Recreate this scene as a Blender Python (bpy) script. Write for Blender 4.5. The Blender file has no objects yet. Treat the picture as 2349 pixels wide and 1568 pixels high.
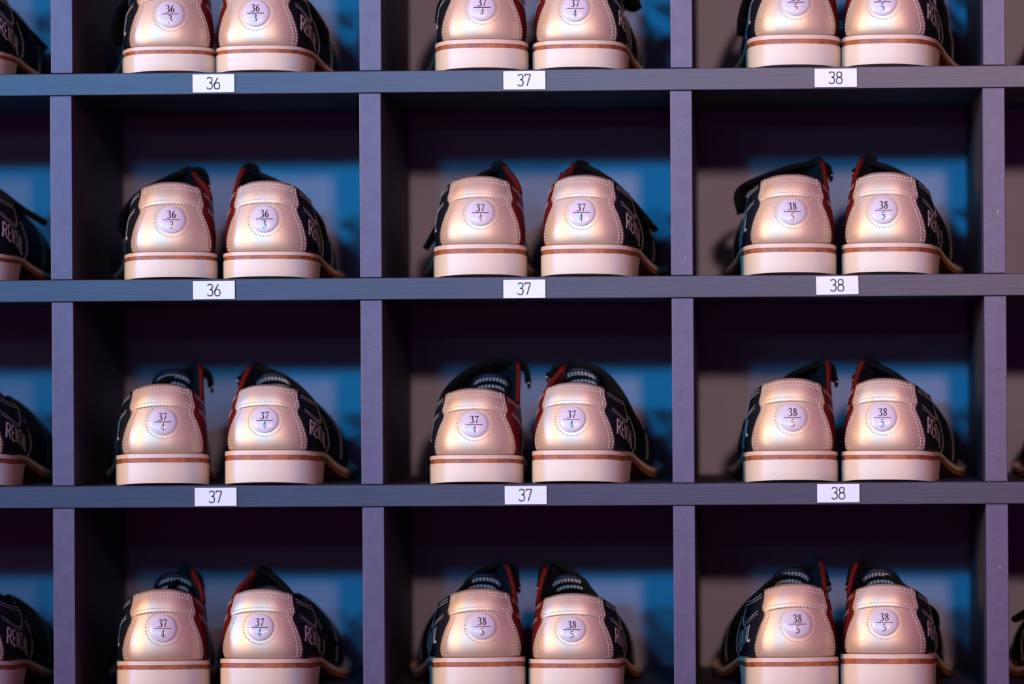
import bpy, math, random
import numpy as np
from mathutils import Matrix, Vector

# ------------------------------------------------------------------ frame, camera, world, lamps
S = bpy.context.scene
COL = S.collection
MM = 0.001
HX, HZ, TB = 226.76, 150.85, 16.0        # divider pitch, shelf pitch, board thickness (mm)
DEPTH = 300.0                            # inner depth of the compartments (mm)
Z0 = 1307.0                              # top of the shelf board under the first row (mm above the floor)
CAM = np.array([519.93, -3662.43, Z0 - 213.26])
PITCH, YAW, ROLL, FPX = 0.0040853, 0.0498298, -0.0060483, 11548.2

_fw = np.array([-math.sin(YAW)*math.cos(PITCH), math.cos(YAW)*math.cos(PITCH), math.sin(PITCH)])
_r0 = np.array([math.cos(YAW), math.sin(YAW), 0.0])
_u0 = np.cross(_r0, _fw)
_rt = math.cos(ROLL)*_r0 + math.sin(ROLL)*_u0
_up = -math.sin(ROLL)*_r0 + math.cos(ROLL)*_u0

def at(px, py, y):
    """point of the photograph -> point (mm) on the plane at depth y behind the rack front"""
    d = _fw + _rt*((px-1174.5)/FPX) - _up*((py-784.0)/FPX)
    return CAM + d*((y-CAM[1])/d[1])

cam = bpy.data.cameras.new('camera')
camo = bpy.data.objects.new('camera', cam)
COL.objects.link(camo)
cam.sensor_width = 36.0
cam.lens = 36.0*FPX/2349.0
cam.clip_start = 0.1
cam.dof.use_dof = True
cam.dof.focus_distance = 3.676
cam.dof.aperture_fstop = 2.8
camo.matrix_world = Matrix(((_rt[0], _up[0], -_fw[0], CAM[0]*MM),
                            (_rt[1], _up[1], -_fw[1], CAM[1]*MM),
                            (_rt[2], _up[2], -_fw[2], CAM[2]*MM), (0, 0, 0, 1)))
S.camera = camo

S.view_settings.view_transform = 'Standard'
S.view_settings.look = 'None'
S.view_settings.gamma = 1.0
S.view_settings.exposure = 0.0
S.view_settings.use_curve_mapping = False
S.render.film_transparent = False

w = bpy.data.worlds.new('world'); S.world = w; w.use_nodes = True
w.node_tree.nodes['Background'].inputs[0].default_value = (1.0, 0.06, 0.62, 1)
w.node_tree.nodes['Background'].inputs[1].default_value = 0.33

def lamp(name, pos, target, power, color, sx, sy=None):
    l = bpy.data.lights.new(name, 'AREA')
    l.energy = power; l.color = color
    if sy: l.shape = 'RECTANGLE'; l.size = sx; l.size_y = sy
    else: l.shape = 'DISK'; l.size = sx
    o = bpy.data.objects.new(name, l); COL.objects.link(o)
    o.location = pos
    o.rotation_euler = (Vector(target)-Vector(pos)).to_track_quat('-Z', 'Y').to_euler()
    return o
CZ = CAM[2]*MM
MID = (0.37, 0.0, CZ+0.02)
def spot(name, pos, target, power, color, radius, angle, blend=1.0):
    l = bpy.data.lights.new(name, 'SPOT')
    l.energy = power; l.color = color; l.shadow_soft_size = radius
    l.spot_size = math.radians(angle); l.spot_blend = blend
    o = bpy.data.objects.new(name, l); COL.objects.link(o)
    o.location = pos
    o.rotation_euler = (Vector(target)-Vector(pos)).to_track_quat('-Z', 'Y').to_euler()
    return o
AIM = Vector((0.36, 0.0, CZ+0.38))
for bx, bz, bp in ((-1.45, 0.80, 330), (-0.75, 0.77, 210), (-0.10, 0.74, 130)):
    spot('stage_lamp_blue', (bx, -4.2, CZ+bz), AIM, bp, (0.0, 0.50, 1.0), 0.07, 26)
spot('ceiling_lamp_rose', (0.95, -4.8, CZ+1.0), AIM+Vector((0.32, 0, 0)), 480, (1.0, 0.60, 0.46), 0.10, 23)
lamp('wall_lamp_orange', (-2.4, -2.3, CZ+0.5), (0.3, 0, CZ-0.05), 98, (1.0, 0.62, 0.28), 0.9, 0.8)
lamp('stage_lamp_blue_side', (-2.4, -0.38, CZ+0.35), (0.2, 0, CZ), 60, (0.05, 0.36, 1.0), 0.15, 0.4)
for k in range(5):
    lamp('ceiling_spot', (-0.15+0.13*k, -3.4, CZ+0.34+0.02*(k % 2)), MID, 0.35, (0.6, 0.8, 1.0), 0.04)

# ------------------------------------------------------------------ materials
def mat(name, base, rough=0.5, metal=0.0, coat=0.0, coat_rough=0.1, sheen=0.0, spec=0.5, build=None):
    m = bpy.data.materials.new(name); m.use_nodes = True
    n = m.node_tree.nodes; b = n['Principled BSDF']
    b.inputs['Base Color'].default_value = (*base, 1)
    b.inputs['Roughness'].default_value = rough
    b.inputs['Metallic'].default_value = metal
    b.inputs['Coat Weight'].default_value = coat
    b.inputs['Coat Roughness'].default_value = coat_rough
    b.inputs['Sheen Weight'].default_value = sheen
    b.inputs['Specular IOR Level'].default_value = spec
    if build: build(m.node_tree, b)
    return m

def noise_bump(scale, strength, dist=0.0003, stretch=(1, 1, 1), var=0.0, base=None, detail=6, specks=None):
    def f(t, b):
        n, l = t.nodes, t.links
        tc = n.new('ShaderNodeTexCoord'); mp = n.new('ShaderNodeMapping'); mp.inputs['Scale'].default_value = stretch
        l.new(tc.outputs['Object'], mp.inputs[0])
        nz = n.new('ShaderNodeTexNoise'); nz.inputs['Scale'].default_value = scale; nz.inputs['Detail'].default_value = detail
        nz.inputs['Roughness'].default_value = 0.65
        l.new(mp.outputs[0], nz.inputs['Vector'])
        bp = n.new('ShaderNodeBump'); bp.inputs['Strength'].default_value = strength; bp.inputs['Distance'].default_value = dist
        l.new(nz.outputs[0], bp.inputs['Height']); l.new(bp.outputs[0], b.inputs['Normal'])
        if var:
            nz2 = n.new('ShaderNodeTexNoise'); nz2.inputs['Scale'].default_value = scale*0.35; nz2.inputs['Detail'].default_value = 4
            l.new(mp.outputs[0], nz2.inputs['Vector'])
            cr = n.new('ShaderNodeMapRange'); cr.inputs[1].default_value = 0.3; cr.inputs[2].default_value = 0.7
            cr.inputs[3].default_value = 1-var; cr.inputs[4].default_value = 1+var
            l.new(nz2.outputs[0], cr.inputs[0])
            mx = n.new('ShaderNodeVectorMath'); mx.operation = 'SCALE'
            mx.inputs[0].default_value = base
            l.new(cr.outputs[0], mx.inputs['Scale'])
            if specks:
                nz3 = n.new('ShaderNodeTexNoise'); nz3.inputs['Scale'].default_value = 260; nz3.inputs['Detail'].default_value = 2
                mp3 = n.new('ShaderNodeMapping'); mp3.inputs['Scale'].default_value = specks
                l.new(tc.outputs['Object'], mp3.inputs[0]); l.new(mp3.outputs[0], nz3.inputs['Vector'])
                th = n.new('ShaderNodeMapRange'); th.inputs[1].default_value = 0.755; th.inputs[2].default_value = 0.80; l.new(nz3.outputs[0], th.inputs[0])
                mc = n.new('ShaderNodeMix'); mc.data_type = 'RGBA'
                l.new(th.outputs[0], mc.inputs[0]); l.new(mx.outputs[0], mc.inputs[6]); mc.inputs[7].default_value = (0.34, 0.27, 0.30, 1)
                l.new(mc.outputs[2], b.inputs['Base Color'])
            else: l.new(mx.outputs[0], b.inputs['Base Color'])
    return f

SH = (0.030, 0.030, 0.064); DV = (0.092, 0.076, 0.142); PANEL = (0.20, 0.21, 0.32)
M = {}
M['shelf'] = mat('dark_laminate_shelf', SH, 0.37, spec=0.38, build=noise_bump(900, 0.35, 0.0002, (0.05, 1, 1), 0.16, SH, specks=(0.6, 1, 1)))
M['divider'] = mat('grey_laminate_divider', DV, 0.38, spec=0.32, build=noise_bump(900, 0.5, 0.0003, (0.35, 1, 0.3), 0.10, DV, specks=(1, 1, 0.35)))
M['face'] = mat('shade_darkened_laminate', (0.050, 0.045, 0.060), 0.6, spec=0.15, build=noise_bump(60, 0.1, 0.0002))  # inner board faces, darkened to paint in the shade of the compartments
M['panel'] = mat('grey_back_board', PANEL, 0.6, build=noise_bump(60, 0.1, 0.0002, (1, 1, 1), 0.05, PANEL))
M['pearl'] = mat('pearl_leather', (0.66, 0.50, 0.345), 0.46, 0.5, 0.1, 0.45, build=noise_bump(700, 0.16, 0.0003))
M['thread_pearl'] = mat('pale_thread', (0.70, 0.57, 0.49), 0.6)
M['thread'] = mat('white_thread', (0.72, 0.68, 0.66), 0.7)
M['navy'] = mat('navy_leather', (0.006, 0.008, 0.017), 0.55, spec=0.28, build=noise_bump(600, 0.35, 0.0004))
M['red'] = mat('red_leather', (0.13, 0.007, 0.006), 0.45, spec=0.4, build=noise_bump(600, 0.2, 0.0003))
M['lining'] = mat('dark_lining', (0.010, 0.012, 0.018), 0.8, spec=0.2, build=noise_bump(900, 0.4, 0.0004))
M['velcro'] = mat('black_hook_tape', (0.006, 0.005, 0.005), 0.95, sheen=0.0, spec=0.1, build=noise_bump(1500, 0.9, 0.0008))
M['rubber'] = mat('white_rubber', (0.76, 0.645, 0.50), 0.5, build=noise_bump(120, 0.12, 0.0003, (1, 1, 1), 0.03, (0.76, 0.645, 0.50)))
M['welt'] = mat('cream_welt', (0.74, 0.56, 0.44), 0.55, build=noise_bump(200, 0.2, 0.0003))
def strip_tex(t, b):
    n, l = t.nodes, t.links
    tc = n.new('ShaderNodeTexCoord'); nz = n.new('ShaderNodeTexNoise'); nz.inputs['Scale'].default_value = 140; nz.inputs['Detail'].default_value = 5
    l.new(tc.outputs['Object'], nz.inputs['Vector'])
    r = n.new('ShaderNodeValToRGB'); r.color_ramp.elements[0].position = 0.35; r.color_ramp.elements[0].color = (0.22, 0.055, 0.018, 1)
    r.color_ramp.elements[1].position = 0.72; r.color_ramp.elements[1].color = (0.48, 0.16, 0.06, 1)
    l.new(nz.outputs[0], r.inputs[0]); l.new(r.outputs[0], b.inputs['Base Color'])
M['brown'] = mat('brown_leather_strip', (0.3, 0.1, 0.05), 0.5, build=strip_tex)
M['badge'] = mat('glossy_white_badge', (0.66, 0.60, 0.64), 0.35, 0.0, 1.0, 0.03)
M['ink'] = mat('black_ink', (0.012, 0.010, 0.014), 0.35, 0.0, 1.0, 0.03)
M['sign'] = mat('white_sign_card', (0.74, 0.80, 0.84), 0.45)
M['sign_edge'] = mat('dark_sign_border', (0.03, 0.02, 0.04), 0.6)
M['ink_matt'] = mat('dark_print', (0.035, 0.035, 0.06), 0.6)
M['steel'] = mat('steel_ring', (0.35, 0.33, 0.33), 0.3, 1.0)
M['floor'] = mat('dark_carpet', (0.02, 0.018, 0.025), 0.95, build=noise_bump(400, 0.6, 0.002))
M['wall'] = mat('dark_painted_wall', (0.05, 0.045, 0.06), 0.8, build=noise_bump(80, 0.2, 0.001))

# ------------------------------------------------------------------ mesh helpers (mm in, metres out)
def mesh(name, V, F, m, smooth=True):
    me = bpy.data.meshes.new(name)
    me.from_pydata([(float(v[0])*MM, float(v[1])*MM, float(v[2])*MM) for v in V], [], F)
    me.materials.append(m)
    if smooth:
        me.polygons.foreach_set('use_smooth', [True]*len(me.polygons))
    me.update()
    return me

def new(name, me, parent=None, **kw):
    o = bpy.data.objects.new(name, me); COL.objects.link(o)
    if parent: o.parent = parent
    for k, v in kw.items(): o[k] = v
    return o

def box(x0, x1, y0, y1, z0, z1):
    V = [(x, y, z) for z in (z0, z1) for y in (y0, y1) for x in (x0, x1)]
    F = [(0, 2, 3, 1), (4, 5, 7, 6), (0, 1, 5, 4), (2, 6, 7, 3), (0, 4, 6, 2), (1, 3, 7, 5)]
    return V, F

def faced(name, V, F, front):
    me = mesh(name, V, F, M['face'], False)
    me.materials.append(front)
    me.polygons[2].material_index = 1      # lighter front edge; the other faces carry compartment shade in their colour
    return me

def bevel(o, wd=0.0006, seg=2):
    b = o.modifiers.new('bevel', 'BEVEL'); b.width = wd; b.segments = seg; b.limit_method = 'ANGLE'
    return o

def solidify(o, th, offset=-1.0):
    s = o.modifiers.new('thickness', 'SOLIDIFY'); s.thickness = th*MM; s.offset = offset
    return o

def hermite(xs, ys):
    xs = np.array(xs, float); ys = np.array(ys, float)
    d = np.gradient(ys, xs)
    def f(x):
        x = min(max(x, xs[0]), xs[-1])
        i = min(max(int(np.searchsorted(xs, x)) - 1, 0), len(xs)-2)
        h = xs[i+1]-xs[i]; t = (x-xs[i])/h
        return ((2*t**3-3*t*t+1)*ys[i] + (t**3-2*t*t+t)*h*d[i] + (-2*t**3+3*t*t)*ys[i+1] + (t**3-t*t)*h*d[i+1])
    return f

def catmull(P, n=12):
    P = [np.array(p, float) for p in P]
    Q = [2*P[0]-P[1]] + P + [2*P[-1]-P[-2]]
    out = []
    for i in range(1, len(Q)-2):
        for k in range(n):
            t = k/n
            out.append(0.5*((2*Q[i]) + (-Q[i-1]+Q[i+1])*t + (2*Q[i-1]-5*Q[i]+4*Q[i+1]-Q[i+2])*t*t
                            + (-Q[i-1]+3*Q[i]-3*Q[i+1]+Q[i+2])*t**3))
    out.append(P[-1])
    return np.array(out)

# ------------------------------------------------------------------ the rack
def build_rack():
    rack = new('shoe_rack', None, label='dark wooden pigeonhole rack full of bowling shoes, with long shelves and upright dividers', category='shelf')
    rack.location = (0, 0, 0)
    xl, xr = -1*HX, 5*HX+TB
    for j in range(-3, 9):
        zt = Z0 - j*HZ
        V, F = box(xl, xr, 0, DEPTH, zt-TB, zt)
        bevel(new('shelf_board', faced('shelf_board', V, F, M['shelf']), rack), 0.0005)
    rnd = random.Random(3)
    offs = {0: 0.35, 1: -0.25, 2: 0.0, 3: 0.25}
    for j in range(-2, 9):
        za = Z0 - j*HZ + 0.3; zb = Z0 - (j-1)*HZ - TB - 0.3
        for i in range(0, 5):
            dx = offs.get(j, 0.0) + rnd.uniform(-0.15, 0.15)
            x = i*HX + dx
            V, F = box(x, x+TB, 0.6, DEPTH, za, zb)
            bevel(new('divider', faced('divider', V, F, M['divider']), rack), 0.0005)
    for x in (xl-TB, xr):
        V, F = box(x, x+TB, 0, DEPTH, 0, Z0+3*HZ)
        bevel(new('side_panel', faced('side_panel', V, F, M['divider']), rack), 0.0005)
    V, F = box(xl-TB, xr+TB, DEPTH, DEPTH+8, 0, Z0+3*HZ)
    new('back_panel', mesh('back_panel', V, F, M['panel'], False), rack)
    return rack
build_rack()
V, F = box(-2500, 3200, -5500, 330, -20, 0)
new('floor', mesh('floor', V, F, M['floor'], False), kind='structure')
V, F = box(-2500, 3200, DEPTH+9, DEPTH+60, 0, 2800)
new('wall_back', mesh('wall_back', V, F, M['wall'], False), kind='structure')

# ------------------------------------------------------------------ lettering as brush strokes
def ribbon(pts, cap=True):
    """pts: (x, y, width) -> 2D verts and quads"""
    pts = np.array(pts, float); n = len(pts)
    V, F = [], []
    for i in range(n):
        a = pts[max(i-1, 0)][:2]; b = pts[min(i+1, n-1)][:2]
        t = b-a; t = t/(np.linalg.norm(t)+1e-9); nn = np.array([-t[1], t[0]])
        h = pts[i][2]/2
        V += [pts[i][:2]+nn*h, pts[i][:2]-nn*h]
    for i in range(n-1):
        F.append((2*i, 2*i+1, 2*i+3, 2*i+2))
    return V, F

G_SERIF = {
 '3': [[(.05, .80, .05), (.10, .93, .07), (.26, .99, .08), (.40, .88, .15), (.39, .70, .13), (.26, .57, .06), (.17, .54, .05)],
       [(.20, .55, .06), (.36, .50, .10), (.46, .32, .17), (.40, .12, .14), (.22, .015, .08), (.08, .05, .10), (.05, .13, .12)]],
 '6': [[(.46, .99, .03), (.30, .90, .09), (.14, .68, .15), (.09, .38, .17), (.14, .12, .14), (.27, .02, .06), (.41, .14, .13), (.44, .33, .15), (.36, .53, .10), (.24, .56, .05), (.15, .46, .05)]],
 '7': [[(.05, .80, .04), (.08, .93, .09), (.20, .94, .12), (.48, .94, .12)], [(.47, .95, .07), (.38, .66, .08), (.28, .34, .11), (.20, .01, .13)]],
 '8': [[(.27, .985, .07), (.13, .90, .12), (.12, .74, .14), (.27, .57, .14), (.42, .38, .15), (.43, .16, .13), (.27, .015, .07), (.10, .13, .13), (.11, .34, .11), (.26, .52, .07), (.38, .68, .09), (.40, .87, .12), (.27, .985, .07)]],
 '4': [[(.36, .99, .05), (.22, .70, .05), (.04, .30, .05)], [(.03, .27, .09), (.50, .27, .09)], [(.36, .97, .13), (.36, .50, .14), (.36, .01, .14)]],
 '5': [[(.46, .97, .10), (.32, .92, .11), (.17, .92, .11)], [(.17, .95, .05), (.12, .72, .05), (.09, .57, .06)],
       [(.09, .57, .07), (.28, .58, .13), (.43, .42, .16), (.42, .18, .15), (.26, .03, .09), (.09, .03, .10), (.05, .10, .11)]],
}
G_DIN = {
 '3': [[(.03, .86), (.12, .97), (.25, .99), (.41, .93), (.45, .77), (.39, .60), (.22, .54)], [(.22, .54), (.40, .49), (.47, .30), (.41, .08), (.24, .01), (.10, .04), (.01, .15)]],
 '6': [[(.34, .99), (.22, .78), (.08, .52), (.02, .32)], [(.25, .56), (.08, .50), (.02, .30), (.07, .08), (.25, .01), (.42, .08), (.48, .29), (.42, .49), (.25, .56)]],
 '7': [[(.02, .84), (.02, .985), (.25, .985), (.47, .985)], [(.47, .98), (.32, .50), (.17, .0)]],
 '8': [[(.25, .99), (.10, .94), (.05, .77), (.10, .60), (.25, .54), (.40, .60), (.45, .77), (.40, .94), (.25, .99)],
       [(.25, .54), (.08, .48), (.01, .28), (.07, .07), (.25, .01), (.43, .07), (.49, .28), (.42, .48), (.25, .54)]],
}
STRAIGHT = set()
def glyph(strokes, width=None, n=6):
    """list of strokes -> flattened ribbons"""
    out = []
    for s in strokes:
        p = [(q[0], q[1], q[2] if width is None else width) for q in s]
        out.append(ribbon(catmull(p, n) if len(p) > 2 else np.array([np.array(p[0])*(1-t)+np.array(p[1])*t for t in np.linspace(0, 1, n)])))
    return out
G_CAPS = {
 'R': [[(0, 0), (0, 1)], [(0, 1), (.25, 1)], [(.25, 1), (.42, .78), (.25, .5)], [(.25, .5), (0, .5)], [(.2, .5), (.45, 0)]],
 'E': [[(0, 0), (0, 1)], [(0, 1), (.4, 1)], [(0, .5), (.32, .5)], [(0, 0), (.4, 0)]],
 'N': [[(0, 0), (0, 1)], [(0, 1), (.42, 0)], [(.42, 0), (.42, 1)]],
 'T': [[(0, 1), (.46, 1)], [(.23, 1), (.23, 0)]],
 'A': [[(0, 0), (.23, 1)], [(.23, 1), (.46, 0)], [(.1, .32), (.36, .32)]],
 'L': [[(0, 1), (0, 0)], [(0, 0), (.38, 0)]],
}

# number cards on the shelf fronts
def sign(text, px, py, tilt, label):
    c = at(px, py, 0); w_, h_ = 30.6, 13.3
    t = new('number_card', None, label=label, category='label', group='white number cards on the shelf fronts')
    t.location = (c[0]*MM, -0.0009, c[2]*MM)
    t.rotation_euler = (0, math.radians(tilt), 0)
    V, F = box(-w_/2-0.5, w_/2+0.5, 0.1, 0.9, -h_/2-0.5, h_/2+0.4)
    new('border', mesh('border', V, F, M['sign_edge'], False), t, label='thin dark edge of the card')
    V, F = box(-w_/2, w_/2, -0.25, 0.4, -h_/2, h_/2)
    new('card', mesh('card', V, F, M['sign'], False), t)
    H = 8.6; Vn, Fn = [], []
    x = -4.9
    for ch in text:
        for v, f in glyph(G_DIN[ch], 0.105):
            b = len(Vn); Vn += [(x+p[0]*H, -0.32, -H/2+p[1]*H) for p in v]; Fn += [tuple(b+i for i in q) for q in f]
        x += 5.3
    o = new('printed_number', mesh('printed_number', Vn, Fn, M['ink_matt'], False), t, label='dark printed number '+text)
    return t
SIGNS = [('36', 490, 191, 0, 'white card printed 36 on the top shelf front, leftmost card of the three'),
         ('37', 1203, 184, 0, 'white card printed 37 on the top shelf front, middle card of the three'),
         ('38', 1917, 178.5, 0, 'white card printed 38 on the top shelf front, rightmost card of the three'),
         ('36', 491, 665, 0, 'white card printed 36 on the middle shelf front, left under a pair marked 36'),
         ('37', 1203, 662, 0, 'white card printed 37 on the middle shelf front, between the 36 and 38 cards'),
         ('38', 1920.5, 654, 0.0, 'slightly crooked white card printed 38 on the middle shelf front'),
         ('37', 495, 1139, 0, 'white card printed 37 at the left of the lowest visible shelf front'),
         ('37', 1206, 1135, 0, 'white card printed 37 at the centre of the lowest visible shelf front'),
         ('38', 1923, 1130.5, 0, 'white card printed 38 at the right of the lowest visible shelf front')]
for t_, px, py, rt_, lb in SIGNS:
    sign(t_, px, py, (-0.9 if 'crooked' in lb else -0.15), lb)

# ------------------------------------------------------------------ the shoe: one parametric surface
# right shoe: +x is the outer side, y runs from heel to toe, z up, all in mm
OUT_LAT = [(0, 3), (9, 3.8), (18, 7), (25, 13.5), (29, 24), (30.3, 40), (30.3, 65), (31, 90), (33, 120), (35, 150), (35, 180), (31, 210), (20, 235), (8, 246), (-5, 249)]
OUT_MED = [(0, 3), (-9, 3.8), (-18, 7), (-25, 13.5), (-29, 24), (-30.3, 40), (-29.5, 65), (-30, 90), (-31.5, 120), (-35, 150), (-37.5, 180), (-36, 210), (-27, 235), (-17, 246), (-5, 249)]
def arc(P):
    Q = catmull([(-P[1][0], P[1][1])] + list(P), 24)[24:]; s = np.concatenate([[0], np.cumsum(np.linalg.norm(np.diff(Q, axis=0), axis=1))])
    return Q, s
AL, SL = arc(OUT_LAT); AM, SM = arc(OUT_MED)
LA, LM = SL[-1], SM[-1]
def outline(a):
    Q, s = (AL, SL) if a >= 0 else (AM, SM)
    b = min(abs(a), s[-1])
    return np.array([np.interp(b, s, Q[:, 0]), np.interp(b, s, Q[:, 1])])
def onormal(a):
    e = 1.0
    d = outline(a+e)-outline(a-e); d /= (np.linalg.norm(d)+1e-9)
    return np.array([d[1], -d[0]])
ZW = 22.8                                # top of the welt at the heel
_zb = hermite([0, 8, 25, 55, 80, 105, 130, 160, 190, 220, 250], [22.8, 22.5, 21.3, 20.8, 18.8, 13.8, 9.0, 7.0, 7.4, 10.0, 15.0])
def zbase(y): return float(_zb(y))
# top line (outer and inner side), then the centre ridge of the vamp
TOP = {1: ([0, 12, 22, 35, 55, 75, 90, 105, 118, 130, 145, 160],
           [(0, 13, 74.6), (11.5, 14.3, 73.4), (20.5, 20, 70.0), (25, 28, 66.5), (27.5, 44, 63), (28, 61, 61.5), (26.5, 75, 60.5), (23, 88, 61.5), (19, 98, 64), (14, 110, 66), (7, 130, 66), (0, 147, 64)]),
       -1: ([0, 12, 22, 35, 55, 70, 82, 92, 102, 114, 130, 145, 160],
            [(0, 13, 74.6), (-11.5, 14.3, 73.4), (-20.5, 20, 70.0), (-25.5, 28, 66.5), (-28.5, 43, 63), (-30.5, 57, 63), (-31, 68, 67), (-29, 79, 79), (-25, 90, 89.5), (-20, 102, 90), (-13, 116, 81), (-6, 131, 71), (0, 147, 64)])}
RIDGE_S = [0, .3, .55, .8, 1.0]
RIDGE = [(0, 147, 64), (-1, 172, 56), (-2.5, 194, 48), (-4, 214, 41), (-5, 228, 34)]
_top = {}
for s_ in (1, -1):
    A_, P_ = TOP[s_]; m_ = P_[1]; A_ = [-12]+list(A_); P_ = np.array([(-m_[0], m_[1], m_[2])]+list(P_))
    _top[s_] = [hermite(A_, P_[:, k]) for k in range(3)]
_ridge = [hermite(RIDGE_S, np.array(RIDGE)[:, k]) for k in range(3)]
def topline(a):
    s = 1 if a >= 0 else -1; b = abs(a)
    if b <= 160: return np.array([float(f(b)) for f in _top[s]])
    u = (b-160)/((LA if s > 0 else LM)-160)
    return np.array([float(f(min(u, 1))) for f in _ridge])
def smooth(e0, e1, x):
    t = min(max((x-e0)/float(e1-e0), 0), 1); return t*t*(3-2*t)
_cache = {}
def column(a):
    k = round(a, 3)
    if k not in _cache:
        B = outline(a); T = topline(a); n = onormal(a)
        _cache[k] = (B, zbase(B[1]), T, n, smooth(95, 165, abs(a)))
    return _cache[k]
def surf(a, v, off=0.0):
    B, zb, T, n, wf = column(a)
    # upright wall at the heel, dome over the toes
    hr = max(v, 0)**1.6
    hf = 1-max(0.0, math.cos(min(max(v, 0), 1)*math.pi/2))**0.92
    gf = math.sin(min(max(v, 0), 1)*math.pi/2)**0.88
    h = hr*(1-wf)+hf*wf; g = v*(1-wf)+gf*wf
    bl = (2.9*math.sin(math.pi*min(max(v, 0), 1)**0.6)*(1-0.6*wf)) + off
    p = B+(T[:2]-B)*h + n*bl
    return np.array([p[0], p[1], zb+(T[2]-zb)*g])
def vz(a, zrel):
    """v of a height above the welt on the upright part"""
    B, zb, T, n, wf = column(a)
    lo, hi = 0.0, 1.0
    for _ in range(18):
        m = (lo+hi)/2
        if surf(a, m)[2]-zb < zrel: lo = m
        else: hi = m
    return (lo+hi)/2
def heel(x, zrel, off=0.0):
    """point on the back of the heel at lateral position x and height above the welt"""
    s = 1 if x >= 0 else -1
    lo, hi = 0.0, 48.0
    for _ in range(16):
        m = (lo+hi)/2
        v = min(max(zrel/(topline(s*m)[2]-ZW), 0), 1)
        if abs(surf(s*m, v)[0]) < abs(x): lo = m
        else: hi = m
    a = s*(lo+hi)/2
    v = min(max(zrel/(topline(a)[2]-ZW), 0), 1.0)
    return surf(a, v, off)
def snormal(a, v):
    e = 0.4; ev = 0.01
    da = surf(a+e, v)-surf(a-e, v); dv = surf(a, min(v+ev, 1))-surf(a, max(v-ev, 0))
    n = np.cross(da, dv); n /= (np.linalg.norm(n)+1e-9)
    return n

def grid(fn, us, vs):
    V = [fn(u, v) for v in vs for u in us]; nu = len(us)
    F = [(j*nu+i, j*nu+i+1, (j+1)*nu+i+1, (j+1)*nu+i) for j in range(len(vs)-1) for i in range(nu-1)]
    return V, F

def flip(V, F, side):
    """side -1 mirrors the right shoe into a left shoe"""
    if side > 0: return V, F
    return [(-v[0], v[1], v[2]) for v in V], [tuple(reversed(f)) for f in F]

def stitches(points, length=1.6, rad=0.42, gap=2.4, push=0.15):
    """small thread bumps along a 3D polyline; points: list of (pos, normal)"""
    P = np.array([p for p, n in points]); N = np.array([n for p, n in points])
    s = np.concatenate([[0], np.cumsum(np.linalg.norm(np.diff(P, axis=0), axis=1))])
    V, F = [], []
    c = gap/2
    while c < s[-1]-gap*0.3:
        a = np.array([np.interp(c-length/2, s, P[:, k]) for k in range(3)])
        b = np.array([np.interp(c+length/2, s, P[:, k]) for k in range(3)])
        n = np.array([np.interp(c, s, N[:, k]) for k in range(3)]); n /= np.linalg.norm(n)
        t = b-a; L = np.linalg.norm(t)
        if L > 1e-6:
            t /= L; q = np.cross(n, t); o = len(V); m = (a+b)/2 + n*push
            ring = [(a+n*push*0.2)]
            for f_, r_ in ((-0.5, 0.75), (0.5, 0.75)):
                for ang in (0, 60, 120, 180):
                    an = math.radians(ang)
                    V.append(m+t*L*f_*0.8+q*math.cos(an)*rad*r_*1.2+n*math.sin(an)*rad*r_*1.2)
            V.append(a); V.append(b)
            for k in range(3): F.append((o+k, o+k+1, o+5+k, o+4+k))
            for k in range(3):
                F.append((o+8, o+k+1, o+k)); F.append((o+9, o+4+k, o+5+k))
        c += gap
    return V, F
def join(*parts):
    V, F = [], []
    for v, f in parts:
        b = len(V); V += list(v); F += [tuple(b+i for i in q) for q in f]
    return V, F
def sline(avs, off=0.3, n=10):
    """(a, v) path on the surface -> (pos, normal) list"""
    Q = catmull([(a, v) for a, v in avs], n)
    return [(surf(a, v, off), snormal(a, v)) for a, v in Q]

# heel panel outline: half width against height above the welt (scaled to 52)
_W = hermite([0, 3, 8, 15, 25, 33, 34.5, 37, 45, 52], [26.9, 28.1, 28.7, 27.9, 25.2, 22.2, 22.1, 22.9, 21.6, 20.6])
VS = 0.70
def heelpt(t, v, off):
    a_ = heel_a(t*_W(52*v), v)
    return surf(a_, v, off)
def heel_a(x, v):
    s = 1 if x >= 0 else -1
    lo, hi = 0.0, 48.0
    for _ in range(16):
        m = (lo+hi)/2
        if abs(surf(s*m, v)[0]) < abs(x): lo = m
        else: hi = m
    return s*(lo+hi)/2

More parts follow.
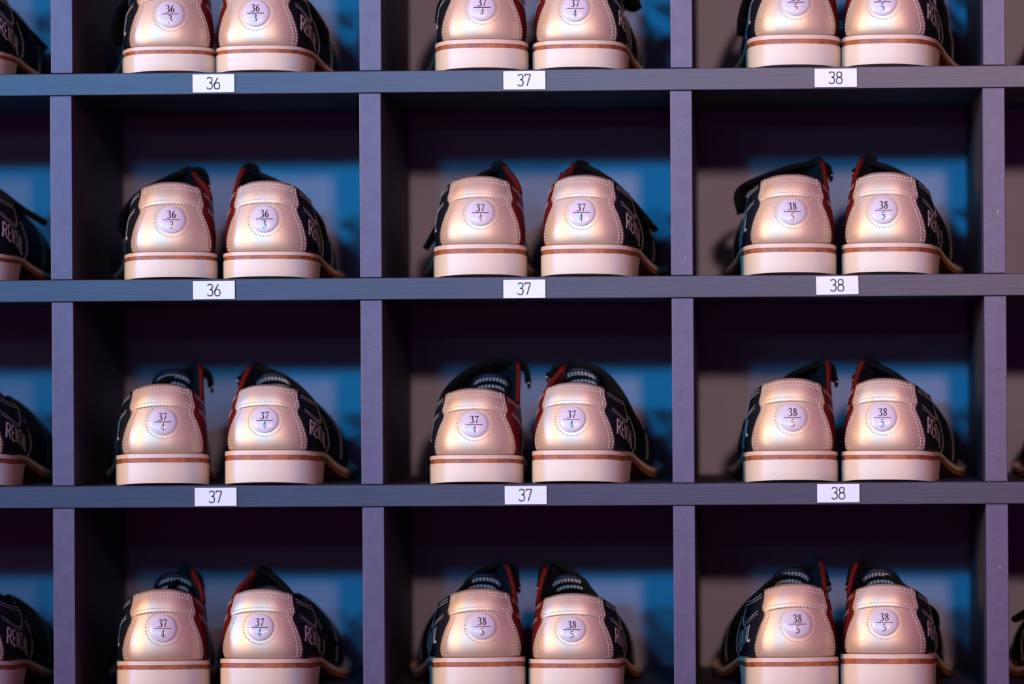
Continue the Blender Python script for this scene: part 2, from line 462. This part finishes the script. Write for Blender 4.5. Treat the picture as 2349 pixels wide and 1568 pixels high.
SHOE = {}
def build_meshes():
    # sole outline: the upper's outline pushed out
    def sole_ring(off, n=100):
        R = []
        for k in range(n): R.append(k)
        pts = []
        for a in np.linspace(0, LA, 64)[:-1]: pts.append(outline(a)+onormal(a)*off)
        for a in np.linspace(-LM, 0, 64)[:-1]: pts.append(outline(a)+onormal(a)*off)
        return pts
    def zbot(y):   # underside of the brown layer
        return zbase(y)-6.0
    def strip_slab(off, f0, f1):
        """ladder-filled slab so that its top and bottom can curve along the length"""
        xo = lambda y: 2.6*smooth(95, 150, y)
        ts_ = list(np.linspace(0, 0.17, 15)) + list(np.linspace(0.19, 0.84, 36)) + list(np.linspace(0.86, 1.0, 10))
        def pt(a):
            o_ = outline(a); return o_+onormal(a)*(off+xo(o_[1]))
        rows = [(pt(-t_*LM), pt(t_*LA)) for t_ in ts_]
        V, F = [], []
        n = 7
        for A_, B_ in rows:
            for f_ in (f1, f0):
                for k in range(n):
                    p = A_+(B_-A_)*k/(n-1)
                    V.append((p[0], p[1], f_(p[1])))
        m = 2*n
        for r in range(len(rows)-1):
            for k in range(n-1):
                a, b = r*m+k, (r+1)*m+k
                F.append((a, a+1, b+1, b)); F.append((a+n, b+n, b+n+1, a+n+1))
            F.append((r*m, (r+1)*m, (r+1)*m+n, r*m+n))
            F.append((r*m+n-1, r*m+2*n-1, (r+1)*m+2*n-1, (r+1)*m+n-1))
        return V, F
    out = {}
    out['welt'] = strip_slab(4.2, lambda y: zbase(y)-2.9, lambda y: zbase(y))
    out['brown'] = strip_slab(3.8, lambda y: zbase(y)-6.3, lambda y: zbase(y)-2.85)
    # heel block with slanted breast and a bevelled tread
    QL = [outline(a)+onormal(a)*4.2 for a in np.linspace(0, 84, 40)]
    QM = [outline(a)+onormal(a)*4.2 for a in np.linspace(-84, 0, 40)][:-1]
    R = QM+QL; n = len(R)
    def zt(y, f):  # tread bevel at the very back
        return 2.1*max(0, 1-(y+2)/26.0)**1.3
    V, F = [], []
    L = [0.0, 0.06, 0.5, 1.0]
    for t in L:
        for p in R:
            x, y = p
            yb = min(y, 67.0-5.0*(1-t))
            if y > 60: x = x*(1-0.03*(1-t))
            zb0 = zt(yb, 0); z1 = zbase(yb)-6.25
            ins = 0.5 if t == 0 else 0.0
            V.append((x*(1-ins*0.02), yb+ins*0.6*(1 if yb < 30 else 0), zb0+(z1-zb0)*t))
    for j in range(3):
        for i in range(n):
            k = (i+1) % n
            F.append((j*n+i, j*n+k, (j+1)*n+k, (j+1)*n+i))
    # underside fans across the width
    h = n//2
    for i in range(h):
        a, b, c, d = i, i+1, n-2-i, n-1-i
        if b >= c:
            F.append((a, d, c) if b == c else (a, d, c)); break
        F.append((a, d, c, b))
        F.append((3*n+a, 3*n+b, 3*n+c, 3*n+d))
    out['heel_block'] = (V, F)

    # upper panels
    vs = list(np.linspace(0, 1, 17))
    out['outer_quarter'] = grid(lambda a, v: surf(a, v), list(np.linspace(-6, 118, 52)), vs)
    out['vamp'] = grid(lambda a, v: surf(a, v, -0.5 if abs(a) < 122 else 0.0),
                       list(np.linspace(104, LA, 44)), vs)
    V1, F1 = grid(lambda a, v: surf(a, v, -0.5 if abs(a) < 110 else 0.0), list(np.linspace(-LM, -92, 46)), vs)
    out['vamp'] = join(out['vamp'], (V1, F1))
    # the inner quarter ends in a curved seam
    def iq(u, v):
        end = 100+8*math.sin(math.pi*v)
        return surf(-(6+(end-6)*(1-u)), v, 0.3)
    out['inner_quarter'] = grid(iq, list(np.linspace(0, 1, 48)), vs)
    out['lining'] = grid(lambda a, v: surf(a, v, -3.0)+np.array([0, 0, -0.8]), list(np.linspace(-118, 118, 90)), list(np.linspace(0, 1, 9)))
    # insole closes the inside
    ins = []
    for a in np.linspace(-150, 150, 90): ins.append(outline(a)+onormal(a)*(-2))
    V = [(p[0], p[1], zbase(p[1])+1.0) for p in ins]
    V2 = [(V[i][0]+(V[len(V)-1-i][0]-V[i][0])*0.5, V[i][1], V[i][2]) for i in range(len(V))]
    h = len(V)//2; F = []
    for i in range(h-1): F.append((i, i+1, len(V)-2-i, len(V)-1-i))
    out['insole'] = (V, F)
    # heel counter and collar
    ts = list(np.linspace(-1, 1, 41))
    def cpt(t, v):
        return heelpt(t, v, 1.3)
    out['heel_counter'] = grid(cpt, ts, list(np.linspace(0.0, VS, 22)))
    def colp(t, v):
        k = (v-VS)/(1-VS); edge = 1-abs(t)**6
        p = heelpt(t, v, 1.7+0.9*math.sin(math.pi*min(k*1.02, 1))*edge)
        if k > 0.9: p = p+np.array([0, 1.4*(k-0.9)/0.1, 0.0])
        return p
    out['heel_collar'] = grid(colp, ts, list(np.linspace(VS-0.03, 1.0, 14)))
    # stitching of the heel panel
    def hline(fn, n=60):
        L = []
        for u in np.linspace(0, 1, n):
            x, v, off = fn(u); a = heel_a(x, v)
            L.append((surf(a, v, off), snormal(a, v)))
        return L
    st = []
    for s in (-1, 1):
        for d in (1.3, 3.4):
            st.append(stitches(hline(lambda u: (s*(_W(52*(0.03+u*0.66))-d), 0.03+u*0.66, 1.45)), 1.7, 0.42, 2.3))
    ring = []
    for u in np.linspace(0, 1, 90):
        an = 2*math.pi*u; x, z = 12.4*math.cos(an), 23.6+12.4*math.sin(an)
        p = heel(x, z, 1.45); ring.append((p, np.array([p[0]*0.04, -1, 0.0])))
    st.append(stitches(ring, 1.1, 0.50, 2.15))
    out['counter_stitching'] = join(*st)
    st = []
    for s in (-1, 1):
        for d in (1.2, 3.0):
            st.append(stitches(hline(lambda u: (s*(_W(52*(0.71+u*0.28))-d), 0.71+u*0.28, 1.9)), 1.5, 0.42, 2.2))
    for d, o_ in ((0.05, 2.0), (0.095, 2.4)):
        st.append(stitches(hline(lambda u: ((u*2-1)*(_W(52*(1-d))-3), 1-d, o_)), 1.7, 0.42, 2.3))
    for vv, o_ in ((VS+0.035, 2.0), (VS-0.012, 2.0)):
        st.append(stitches(hline(lambda u: ((u*2-1)*(_W(52*vv)-3), vv, o_)), 1.6, 0.42, 2.3))
    out['collar_stitching'] = join(*st)
    # stitching on the sides
    for s in (1, -1):
        st = []
        for d in (2.2, 4.2):
            L = []
            for a in np.linspace(26, 86 if s > 0 else 78, 30):
                zt_ = topline(s*a)[2]-zbase(outline(s*a)[1]); v = 1-d/zt_
                L.append((surf(s*a, v, 0.5), snormal(s*a, v)))
            st.append(stitches(L, 1.7, 0.22, 2.4, 0.05))
        for d in (0, 2.0):
            Q = catmull([(30, 33-d), (42, 29.5-d), (56, 26-d), (70, 24.0-d), (80, 25.5-d*0.6), (86+d*0.7, 31), (87+d*0.7, 37)], 8)
            L = []
            for a, z in Q:
                v = vz(s*a, z); L.append((surf(s*a, v, 0.5), snormal(s*a, v)))
            st.append(stitches(L, 1.7, 0.22, 2.4, 0.05))
        if s > 0:
            st.append(stitches(sline([(101, 0.03), (107, 0.16), (111, 0.34), (111, 0.52), (107, 0.72)], 0.7), 1.9, 0.3, 2.6, 0.1))
        else:
            st.append(stitches(sline([(-96, 0.03), (-103, 0.2), (-106, 0.40), (-105, 0.62), (-101, 0.85)], 0.7), 1.9, 0.26, 2.7, 0.1))
        out['outer_stitching' if s > 0 else 'inner_stitching'] = join(*st)
    out['vamp_stitching'] = (stitches(sline([(158, 0.04), (165, 0.20), (168, 0.40), (165, 0.60)], 0.5), 1.9, 0.3, 2.6, 0.1))
    out['vamp_stitching_in'] = (stitches(sline([(-150, 0.04), (-160, 0.25), (-160, 0.5)], 0.5), 1.9, 0.26, 2.7, 0.1))
    return out
G = build_meshes()

def tz(u, v): return 84.5-18*(1-(1-v)**2.2)-5.0*u*u-4.0*abs(u)**5
def tongue_geo():
    return grid(lambda u, v: np.array([u*(15.5-1*v)-8.5+5*v, 92+54*v+5*u*u*(1-v), tz(u, v)]), list(np.linspace(-1, 1, 15)), list(np.linspace(0, 1, 18)))
def tongue_stitch_geo():
    st = []
    for v0 in (0.035, 0.075, 0.21, 0.25):
        L = []
        for u in np.linspace(-0.85, 0.85, 24):
            L.append((np.array([u*(15.5-1*v0)-8.5+5*v0, 92+54*v0+5*u*u*(1-v0)-1.4, tz(u, v0)-2.7]), np.array([0, -0.75, -0.65])))
        st.append(stitches(L, 1.8, 0.45, 2.7, 0.3))
    return join(*st)
TG, TS = tongue_geo(), tongue_stitch_geo()

def badge_geo():
    V, F = [], []; n = 48; rings = [0, .25, .5, .72, .88, .96, 1.0]
    for r in rings:
        for k in range(n):
            an = 2*math.pi*k/n; x, z = 10.1*r*math.cos(an), 23.6+10.1*r*math.sin(an)
            dome = 1.6 + 1.9*math.sqrt(max(0, 1-r*r*0.96)) if r < 1 else 1.1
            p = heel(x, z, 0)*1.0; V.append(p+np.array([0, -dome, 0]))
    for j in range(len(rings)-1):
        for k in range(n):
            q = (k+1) % n; F.append((j*n+k, j*n+q, (j+1)*n+q, (j+1)*n+k))
    return V, [tuple(reversed(f)) for f in F]
BADGE = badge_geo()
def badge_pt(x, z):
    r = min(math.hypot(x, z)/10.1, 1); d = 1.6+1.9*math.sqrt(max(0, 1-r*r*0.96))
    return heel(x, 23.6+z, 0)+np.array([0, -d-0.12, 0])
def badge_text(top, bot):
    V, F = [], []
    def put(strokes, x0, z0, H):
        for v, f in glyph(strokes, None, 5):
            b = len(V); V.extend([badge_pt(x0+p[0]*H, z0+p[1]*H) for p in v]); F.extend([tuple(b+i for i in q) for q in f])
    H = 5.6
    put(G_SERIF[top[0]], -3.3, 1.0, H); put(G_SERIF[top[1]], 0.2, 1.0, H)
    for z in (0.0,):
        v, f = ribbon([(x, z, 0.55) for x in np.linspace(-6.2, 6.2, 14)])
        b = len(V); V.extend([badge_pt(p[0], p[1]) for p in v]); F.extend([tuple(b+i for i in q) for q in f])
    put(G_SERIF[bot], -1.6, -6.4, H)
    return V, F

def rental_geo(side):
    """embroidered word running over the outer side, readable from outside"""
    word = 'RENTAL'; V, F = [], []
    pts = []
    x = 0.0; adv = 0.64
    H = 11.5; total = adv*len(word)
    a0, a1 = 36.0, 99.0
    for ch in word:
        for s in G_CAPS[ch]:
            p = [(q[0]+x, q[1], 0.15) for q in s]
            Q = catmull(p, 6) if len(p) > 2 else np.array([np.array(p[0])*(1-t)+np.array(p[1])*t for t in np.linspace(0, 1, 7)])
            v, f = ribbon(Q)
            b = len(V)
            for q in v:
                t = (q[0]+0.12*(q[1]-.5))/total
                if side < 0: t = 1.0-t-0.03
                a = a0+(a1-a0)*t
                cz = 21.0-9.0*t + zbase(outline(a)[1]) - ZW*1.0 + 0
                zc = 18.5 - 11.0*t - (zbase(outline(a)[1])-ZW)*0.4
                z = zc+(q[1]-0.5)*H
                vv = vz(a, max(z, 0.5))
                V.append(surf(a, vv, 0.75))
            F += [tuple(b+i for i in g) for g in f]
        x += adv
    return V, F

MESH = {}
def warp(V, lean, rise=0):
    # the loose inner ear leans over the instep by a different amount in each shoe
    out = []
    for p in V:
        f = smooth(60, 90, p[2])*smooth(52, 92, p[1])*smooth(8, -12, p[0])*smooth(165, 120, p[1])
        out.append((p[0]+lean*f, p[1], p[2]+(rise-0.25*max(lean, 0))*f))
    return out
def get(key, side, lean=0, rise=0):
    if key not in ('inner_quarter', 'lining', 'vamp', 'inner_stitching'): lean = rise = 0
    k = (key, side, lean, rise)
    if k in MESH: return MESH[k]
    mats = {'welt': 'welt', 'brown': 'brown', 'heel_block': 'rubber', 'outer_quarter': 'navy', 'vamp': 'navy', 'inner_quarter': 'red',
            'lining': 'lining', 'insole': 'lining', 'heel_counter': 'pearl', 'heel_collar': 'pearl', 'counter_stitching': 'thread_pearl',
            'collar_stitching': 'thread_pearl', 'outer_stitching': 'thread', 'inner_stitching': 'thread', 'vamp_stitching': 'thread', 'vamp_stitching_in': 'thread'}
    if key == 'rental': V, F = flip(*rental_geo(side), side); m = 'thread'
    elif key == 'tongue': V, F = flip(*TG, side); m = 'navy'
    elif key == 'tongue_stitching': V, F = flip(*TS, side); m = 'thread'
    elif key == 'badge': V, F = BADGE; m = 'badge'
    elif key.startswith('num'): V, F = badge_text(key[3:5], key[5]); m = 'ink'
    else:
        V, F = G[key]
        if lean or rise: V = warp(V, lean, rise)
        V, F = flip(V, F, side); m = mats[key]
    me = mesh(key, V, F, M[m], smooth=key not in ('heel_block', 'brown', 'welt'))
    if key in ('heel_block', 'brown', 'welt'):
        me.polygons.foreach_set('use_smooth', [True]*len(me.polygons))
        me.set_sharp_from_angle(angle=math.radians(38)); 
    MESH[k] = me
    return me

def strap_mesh(path, side, tilt):
    """path: (x, z) points of the strap's middle line in right-shoe axes"""
    Q = catmull([(p[0], p[1]) for p in path], 8)
    n = len(Q); s = np.concatenate([[0], np.cumsum(np.linalg.norm(np.diff(Q, axis=0), axis=1))]); L = s[-1]
    V, F = [], []
    m = 9
    for face in (1, -1):
        for i in range(n):
            a = Q[max(i-1, 0)]; b = Q[min(i+1, n-1)]; t = (b-a)/(np.linalg.norm(b-a)+1e-9)
            nn = np.array([-t[1], t[0]])
            if i == 0 and face == 1: pass
            rem = L-s[i]
            tl = abs(tilt)*smooth(2, 26, s[i])*(0.35+0.65*smooth(0, 30, rem))
            if 0 < tilt < 0.15: tl += 0.40*smooth(34, 6, rem)
            hw = 17.0 if rem > 12 else 17.0*math.sqrt(max(0.04, 1-((12-rem)/12.6)**2))
            for k in range(m):
                u = -1+2*k/(m-1)
                th = 2.2*(1-0.35*abs(u)**4)
                p = Q[i]+nn*(th*face-2.0)-nn*(u+1)*hw*tl
                V.append((p[0], 110+u*hw, p[1]-1.0*u*u))
    K = n*m
    for i in range(n-1):
        for k in range(m-1):
            a = i*m+k
            F.append((a, a+m, a+m+1, a+1)); F.append((K+a, K+a+1, K+a+m+1, K+a+m))
        F.append((i*m, K+i*m, K+(i+1)*m, (i+1)*m))
        F.append((i*m+m-1, (i+1)*m+m-1, K+(i+1)*m+m-1, K+i*m+m-1))
    for k in range(m-1):
        F.append((k, k+1, K+k+1, K+k)); e = (n-1)*m
        F.append((e+k, K+e+k, K+e+k+1, e+k+1))
    V, F = flip(V, F, side)
    me = mesh('strap', V, F, M['velcro'])
    return me

def ring_mesh():
    V, F = [], []
    R, r, n, k = 7.0, 1.0, 20, 8
    for i in range(n):
        a = 2*math.pi*i/n
        for j in range(k):
            b = 2*math.pi*j/k
            V.append(((r*math.sin(b)), (R+r*math.cos(b))*math.cos(a)*1.7, (R+r*math.cos(b))*math.sin(a)*0.55))
    for i in range(n):
        for j in range(k):
            F.append((i*k+j, ((i+1) % n)*k+j, ((i+1) % n)*k+(j+1) % k, i*k+(j+1) % k))
    return mesh('strap_ring', V, F, M['steel'])
RINGM = ring_mesh()

PARTS = [('heel_block', 'heel_block'), ('brown', 'sole_strip'), ('welt', 'welt'), ('outer_quarter', 'outer_quarter'),
         ('inner_quarter', 'inner_quarter'), ('vamp', 'vamp'), ('lining', 'lining'), ('insole', 'insole'), ('heel_counter', 'heel_counter'),
         ('heel_collar', 'heel_collar'), ('tongue', 'tongue')]
PLAB = {'inner_quarter': 'red leather inner side', 'outer_quarter': 'navy leather outer side', 'vamp': 'dark navy leather toe and vamp',
        'heel_counter': 'pearly beige heel panel', 'heel_collar': 'pearly beige padded collar band', 'sole_strip': 'brown leather stripe in the sole',
        'heel_block': 'white rubber heel', 'welt': 'cream welt', 'tongue': 'navy tongue'}

def shelf_y(px, row):
    """the y pixel of a shelf's front top edge is not needed: shelves are real boards"""
    return Z0 - row*HZ

def shoe(row, side, px, welt_y, top_y, yaw, num, strap, label, group, setback=3.0, tongue=0.0, lean=0, tilt=0.12, rise=0):
    """side +1 right shoe, -1 left shoe; px centre of the heel panel; yaw toe-out in degrees"""
    zs = Z0-row*HZ
    c = at(px, welt_y, setback+3)
    ks = (c[2]-zs)/ZW
    ct = at(px, top_y, setback+9)
    ku = (ct[2]-c[2])/51.8
    yr = math.radians(-yaw*side)
    t = new('bowling_shoe', None, label=label, category='shoe', group=group)
    t.location = (c[0]*MM, setback*MM, zs*MM)
    t.rotation_euler = (0, 0, yr)
    for key, name in PARTS:
        o = new(name, get(key, side, lean, rise), t)
        if name in PLAB: o['label'] = PLAB[name]
        if key in ('heel_block', 'brown', 'welt'):
            o.scale = (1, 1, ks)
        else:
            o.scale = (1, 1, ku); o.location.z = (ZW*(ks-ku))*MM
            if key in ('outer_quarter',): solidify(o, 2.4)
            if key == 'inner_quarter': solidify(o, 3.2)
            if key == 'vamp': solidify(o, 1.8)
            if key in ('heel_counter',): solidify(o, 1.3)
            if key == 'heel_collar': solidify(o, 2.6)
            if key == 'tongue': solidify(o, 3.0); o.location.z += (tongue-1.5)*MM
        if key == 'heel_counter':
            new('stitching', get('counter_stitching', side), o)
            b = new('size_badge', get('badge', 1), t, label='round white size badge reading %s over %s' % (num[:2], num[2]))
            b.scale = (1, 1, ku); b.location.z = o.location.z
            new('badge_number', get('num'+num, 1), b, label='dark printed size number')
        if key == 'heel_collar': new('stitching', get('collar_stitching', side), o)
        if key == 'outer_quarter':
            new('lettering', get('rental', side), o, label='white embroidered word RENTAL')
            new('stitching', get('outer_stitching', side), o)
        if key == 'inner_quarter': new('stitching', get('inner_stitching', side, lean, rise), o)
        if key == 'vamp': (new('toe_stitching', get('vamp_stitching', side), o), new('toe_stitching', get('vamp_stitching_in', side), o))
        if key == 'tongue': new('tongue_stitching', get('tongue_stitching', side), o)
    # strap: traced at its own depth across the instep
    loc = []
    cs, sn = math.cos(-yr), math.sin(-yr)
    for (x, y) in strap:
        p = at(x, y, setback+96)
        dx, dy = p[0]-c[0], 96.0
        lx = (cs*dx - sn*dy)*side
        loc.append((lx, p[2]-zs))
    # tuck the first end down along the inner side
    first = loc[0]
    s = new('strap', strap_mesh(loc, side, tilt), t, label='black hook tape strap')
    r = new('strap_ring', RINGM, s)
    k = loc[0]
    r.location = ((k[0]+1.0)*side*MM, 0.100, (k[1]-1)*MM)
    return t

WORD = {}
def L(text): return text
PAIRS = 'rental bowling shoes on the rack'
# (row, side, panel centre px, welt y, top y, yaw, number, tongue, strap pixels, label)
SHOES = [
 # first row, cut by the top of the photo
 (0, -1, 392, 107, -55, 7.9, '363', -13, [(482, -25), (480, -60), (462, -86), (420, -86), (370, -68), (318, -36), (272, 10), (252, 62), (262, 104)],
  'left shoe marked 36 over 3 in the top row, orange glare across its badge', 3, 0.12, 0),
 (0, 1, 587, 105, -57, 3.1, '363', -13, [(520, -40), (530, -78), (565, -88), (620, -72), (680, -30), (732, 25), (758, 68), (756, 98)],
  'right shoe marked 36 over 3 in the top row, white letters RENTAL beside it', 0, 0.12, 0),
 (0, -1, 1107, 91, -69, 3.8, '374', -8, [(1192, -55), (1190, -92), (1165, -112), (1110, -108), (1065, -75), (1025, -35), (1002, 8), (995, 48)],
  'left shoe marked 37 over 4 in the top row, cut by the upper edge', 0, 0.12, 0),
 (0, 1, 1320, 93, -67, 2.7, '374', -8, [(1262, -75), (1278, -104), (1318, -112), (1372, -92), (1425, -48), (1464, -12), (1474, 14)],
  'right shoe marked 37 over 4 in the top row, strap tip high at right', 8, 0.12, 0),
 (0, -1, 1826, 80, -82, 2.1, '385', -8, [(1908, -88), (1902, -118), (1868, -130), (1806, -112), (1744, -68), (1708, -18), (1690, 35), (1688, 78)],
  'left shoe marked 38 over 5 in the top row, upper badge digits half cut off', -3, 0.12, 0),
 (0, 1, 2025, 80, -84, 8.0, '385', -8, [(1950, -90), (1962, -118), (1998, -130), (2062, -108), (2128, -60), (2166, -8), (2180, 42), (2178, 74)],
  'right shoe in the top row whose badge shows only the 5, near the rightmost divider', 0, 0.12, 0),
 # second row
 (1, -1, 395, 578, 416, 7.4, '363', -14, [(482, 424), (478, 398), (464, 381), (436, 381), (398, 393), (350, 416), (308, 442), (276, 482), (268, 515), (280, 545)],
  'left shoe marked 36 over 3 in the second row, above the lower 36 card', 8, 0.12, 0),
 (1, 1, 608, 577, 413, 0.6, '363', -14, [(541, 425), (548, 400), (562, 386), (590, 389), (640, 410), (690, 446), (727, 478), (748, 512), (752, 545)],
  'right shoe marked 36 over 3 in the second row, navy outer side with RENTAL', 0, 0.12, 0),
 (1, -1, 1103, 560, 402, 3.5, '374', -13, [(1180, 415), (1174, 394), (1156, 380), (1128, 382), (1090, 400), (1042, 440), (1005, 500), (985, 535), (970, 565)],
  'left shoe marked 37 over 4 in the second row, pointed strap flaring out left', 7, -0.12, 0),
 (1, 1, 1334, 561, 400, 5.6, '374', -4, [(1285, 405), (1298, 385), (1323, 373), (1360, 378), (1410, 408), (1452, 448), (1490, 494), (1508, 522)],
  'right shoe marked 37 over 4 in the second row, thick strap end sticking out right', 8, 0.30, 0),
 (1, -1, 1818, 558, 398, 3.3, '385', -10, [(1910, 400), (1906, 378), (1882, 366), (1840, 368), (1788, 382), (1732, 403), (1692, 424), (1680, 452), (1690, 490)],
  'left shoe marked 38 over 5 in the second row, wide strap looping far out left', -3, 0.12, 0),
 (1, 1, 2027, 557, 393, 7.3, '385', -13, [(1955, 395), (1965, 374), (1985, 365), (2030, 372), (2080, 395), (2122, 430), (2150, 475), (2168, 520), (2172, 545)],
  'right shoe marked 38 over 5 in the second row, strap lying flat, near right divider', 0, 0.12, 0),
 # third row
 (2, -1, 375, 1040, 879, 7.3, '374', 2, [(490, 885), (488, 856), (468, 838), (430, 838), (390, 852), (340, 882), (308, 908), (288, 942), (280, 978)],
  'left shoe marked 37 over 4 in third row left cubby, red inner side', -4, 0.40, 1),
 (2, 1, 608, 1032, 881, 3.3, '374', 1, [(546, 870), (558, 846), (590, 836), (622, 840), (670, 862), (712, 898), (748, 945), (770, 990)],
  'right shoe marked 37 over 4 in third row left cubby, RENTAL fully legible', 0, 0.40, 1),
 (2, -1, 1089, 1043, 889, 1.0, '374', 3, [(1216, 875), (1212, 834), (1182, 817), (1140, 816), (1090, 831), (1050, 856), (1015, 892), (998, 940), (993, 980)],
  'left shoe marked 37 over 4 in third row centre cubby, lower than its partner', -5, 0.42, 7),
 (2, 1, 1312, 1032, 876, 6.4, '374', 3, [(1254, 862), (1268, 834), (1300, 825), (1342, 827), (1392, 846), (1432, 890), (1462, 945), (1480, 988)],
  'right shoe marked 37 over 4 in third row centre cubby, taller than its partner', 7, 0.42, 2),
 (2, -1, 1819, 1033, 866, 2.1, '385', -14, [(1922, 872), (1916, 838), (1892, 827), (1856, 832), (1812, 852), (1760, 892), (1725, 930), (1704, 962), (1699, 992)],
  'left shoe marked 38 over 5 in the third row, narrow strap arched over a gap', -5, 0.12, 0),
 (2, 1, 2025, 1033, 866, 8.2, '385', -10, [(1955, 868), (1965, 838), (1985, 827), (2020, 833), (2062, 854), (2112, 896), (2145, 930), (2166, 978)],
  'right shoe marked 38 over 5 in the third row, rightmost full shoe on that shelf', 0, 0.12, 0),
 # fourth row, heels cut by the bottom of the photo
 (3, -1, 375, 1515, 1350, 6.4, '374', 0, [(470, 1350), (463, 1318), (445, 1305), (418, 1312), (384, 1340), (340, 1400), (300, 1452), (276, 1480), (260, 1496)],
  'left shoe marked 37 over 4 in the bottom row, strap slanting down to a point', 4, -0.25, 0),
 (3, 1, 597, 1510, 1350, 3.4, '374', -9, [(545, 1352), (560, 1326), (590, 1302), (625, 1312), (662, 1345), (702, 1395), (742, 1440), (770, 1476)],
  'right shoe marked 37 over 4 in the bottom row, strap stretched in a straight diagonal', 8, -0.12, 0),
 (3, -1, 1107, 1507, 1349, 7.5, '385', 0, [(1194, 1345), (1190, 1298), (1166, 1284), (1130, 1288), (1090, 1306), (1050, 1346), (1012, 1378), (992, 1412), (983, 1442)],
  'left shoe marked 38 over 5 in the bottom centre cubby, yellow glare on its badge', 0, 0.22, 3),
 (3, 1, 1312.6, 1511, 1360, 1.8, '385', 3, [(1232, 1345), (1234, 1302), (1250, 1281), (1286, 1283), (1330, 1311), (1366, 1350), (1402, 1396), (1432, 1432)],
  'right shoe marked 38 over 5 in bottom centre cubby, badge lower than its partner', 0, 0.35, 5),
 (3, -1, 1830, 1507, 1337, 7.0, '385', 0, [(1906, 1342), (1899, 1306), (1870, 1293), (1820, 1298), (1770, 1321), (1720, 1366), (1690, 1411), (1680, 1442)],
  'left shoe marked 38 over 5 in the bottom right cubby, toe edge curling at left', -4, 0.20, 0),
 (3, 1, 2029, 1499, 1338, 4.5, '385', 0, [(1940, 1342), (1945, 1302), (1966, 1287), (2010, 1293), (2060, 1321), (2120, 1370), (2152, 1400), (2156, 1432)],
  'right shoe marked 38 over 5 in the bottom right cubby, black strap hump at right', 0, 0.20, 0),
 # the column cut by the left edge
 (0, 1, -108, 114, -52, 3.2, '363', -13, [(-175, -40), (-165, -72), (-138, -85), (-85, -68), (-25, -30), (20, 12), (65, 60), (102, 104)],
  'navy shoe side at the upper left corner with the letters NTAL', 0, -0.12, 0),
 (1, 1, -100, 580, 418, 3.4, '363', -14, [(-160, 425), (-150, 398), (-128, 384), (-90, 386), (-35, 408), (10, 437), (55, 472), (100, 504)],
  'navy shoe side at the left edge, second row, strap tip floating like a spike', 0, -0.12, 0),
 (2, 1, -92, 1040, 884, 3.6, '374', 0, [(-155, 870), (-145, 846), (-118, 836), (-80, 842), (-30, 868), (12, 902), (58, 952), (100, 1000)],
  'navy shoe side at the left edge in the third row, strap lying flat over RENTAL', 0, 0.35, 0),
 (3, 1, -90, 1515, 1352, 4.0, '374', -3, [(-150, 1352), (-138, 1322), (-110, 1302), (-70, 1312), (-25, 1335), (18, 1380), (58, 1428), (92, 1470)],
  'navy shoe side at the lower left corner, toe cut off by the leftmost divider', 0, 0.35, 0),
 # the column cut by the right edge
 (0, -1, 2548, 76, -84, 6.0, '385', -8, [(2632, -85), (2624, -118), (2590, -130), (2530, -112), (2466, -68), (2430, -18), (2412, 35), (2408, 70)],
  'dark shoe toe peeking in at the upper right corner beside the rightmost divider', 0, 0.12, 0),
 (2, -1, 2546, 1033, 868, 6.0, '385', -5, [(2640, 872), (2634, 838), (2610, 827), (2574, 832), (2530, 852), (2480, 892), (2445, 930), (2424, 962)],
  'blurred shoe toe barely visible at the right edge in the third row', 0, 0.12, 0),
 (3, -1, 2543, 1507, 1338, 8.0, '385', 0, [(2620, 1342), (2612, 1306), (2584, 1293), (2534, 1298), (2474, 1316), (2420, 1350), (2365, 1388), (2324, 1416)],
  'shoe toe at the lower right corner with a black strap tip above it', 0, -0.12, 0),
]
for (row, side, px, wy, ty, yaw, num, tg, strap, lab, lean, tilt, rise) in SHOES:
    shoe(row, side, px, wy, ty, yaw, num, strap, lab, PAIRS, tongue=tg, lean=lean, tilt=tilt, rise=rise)
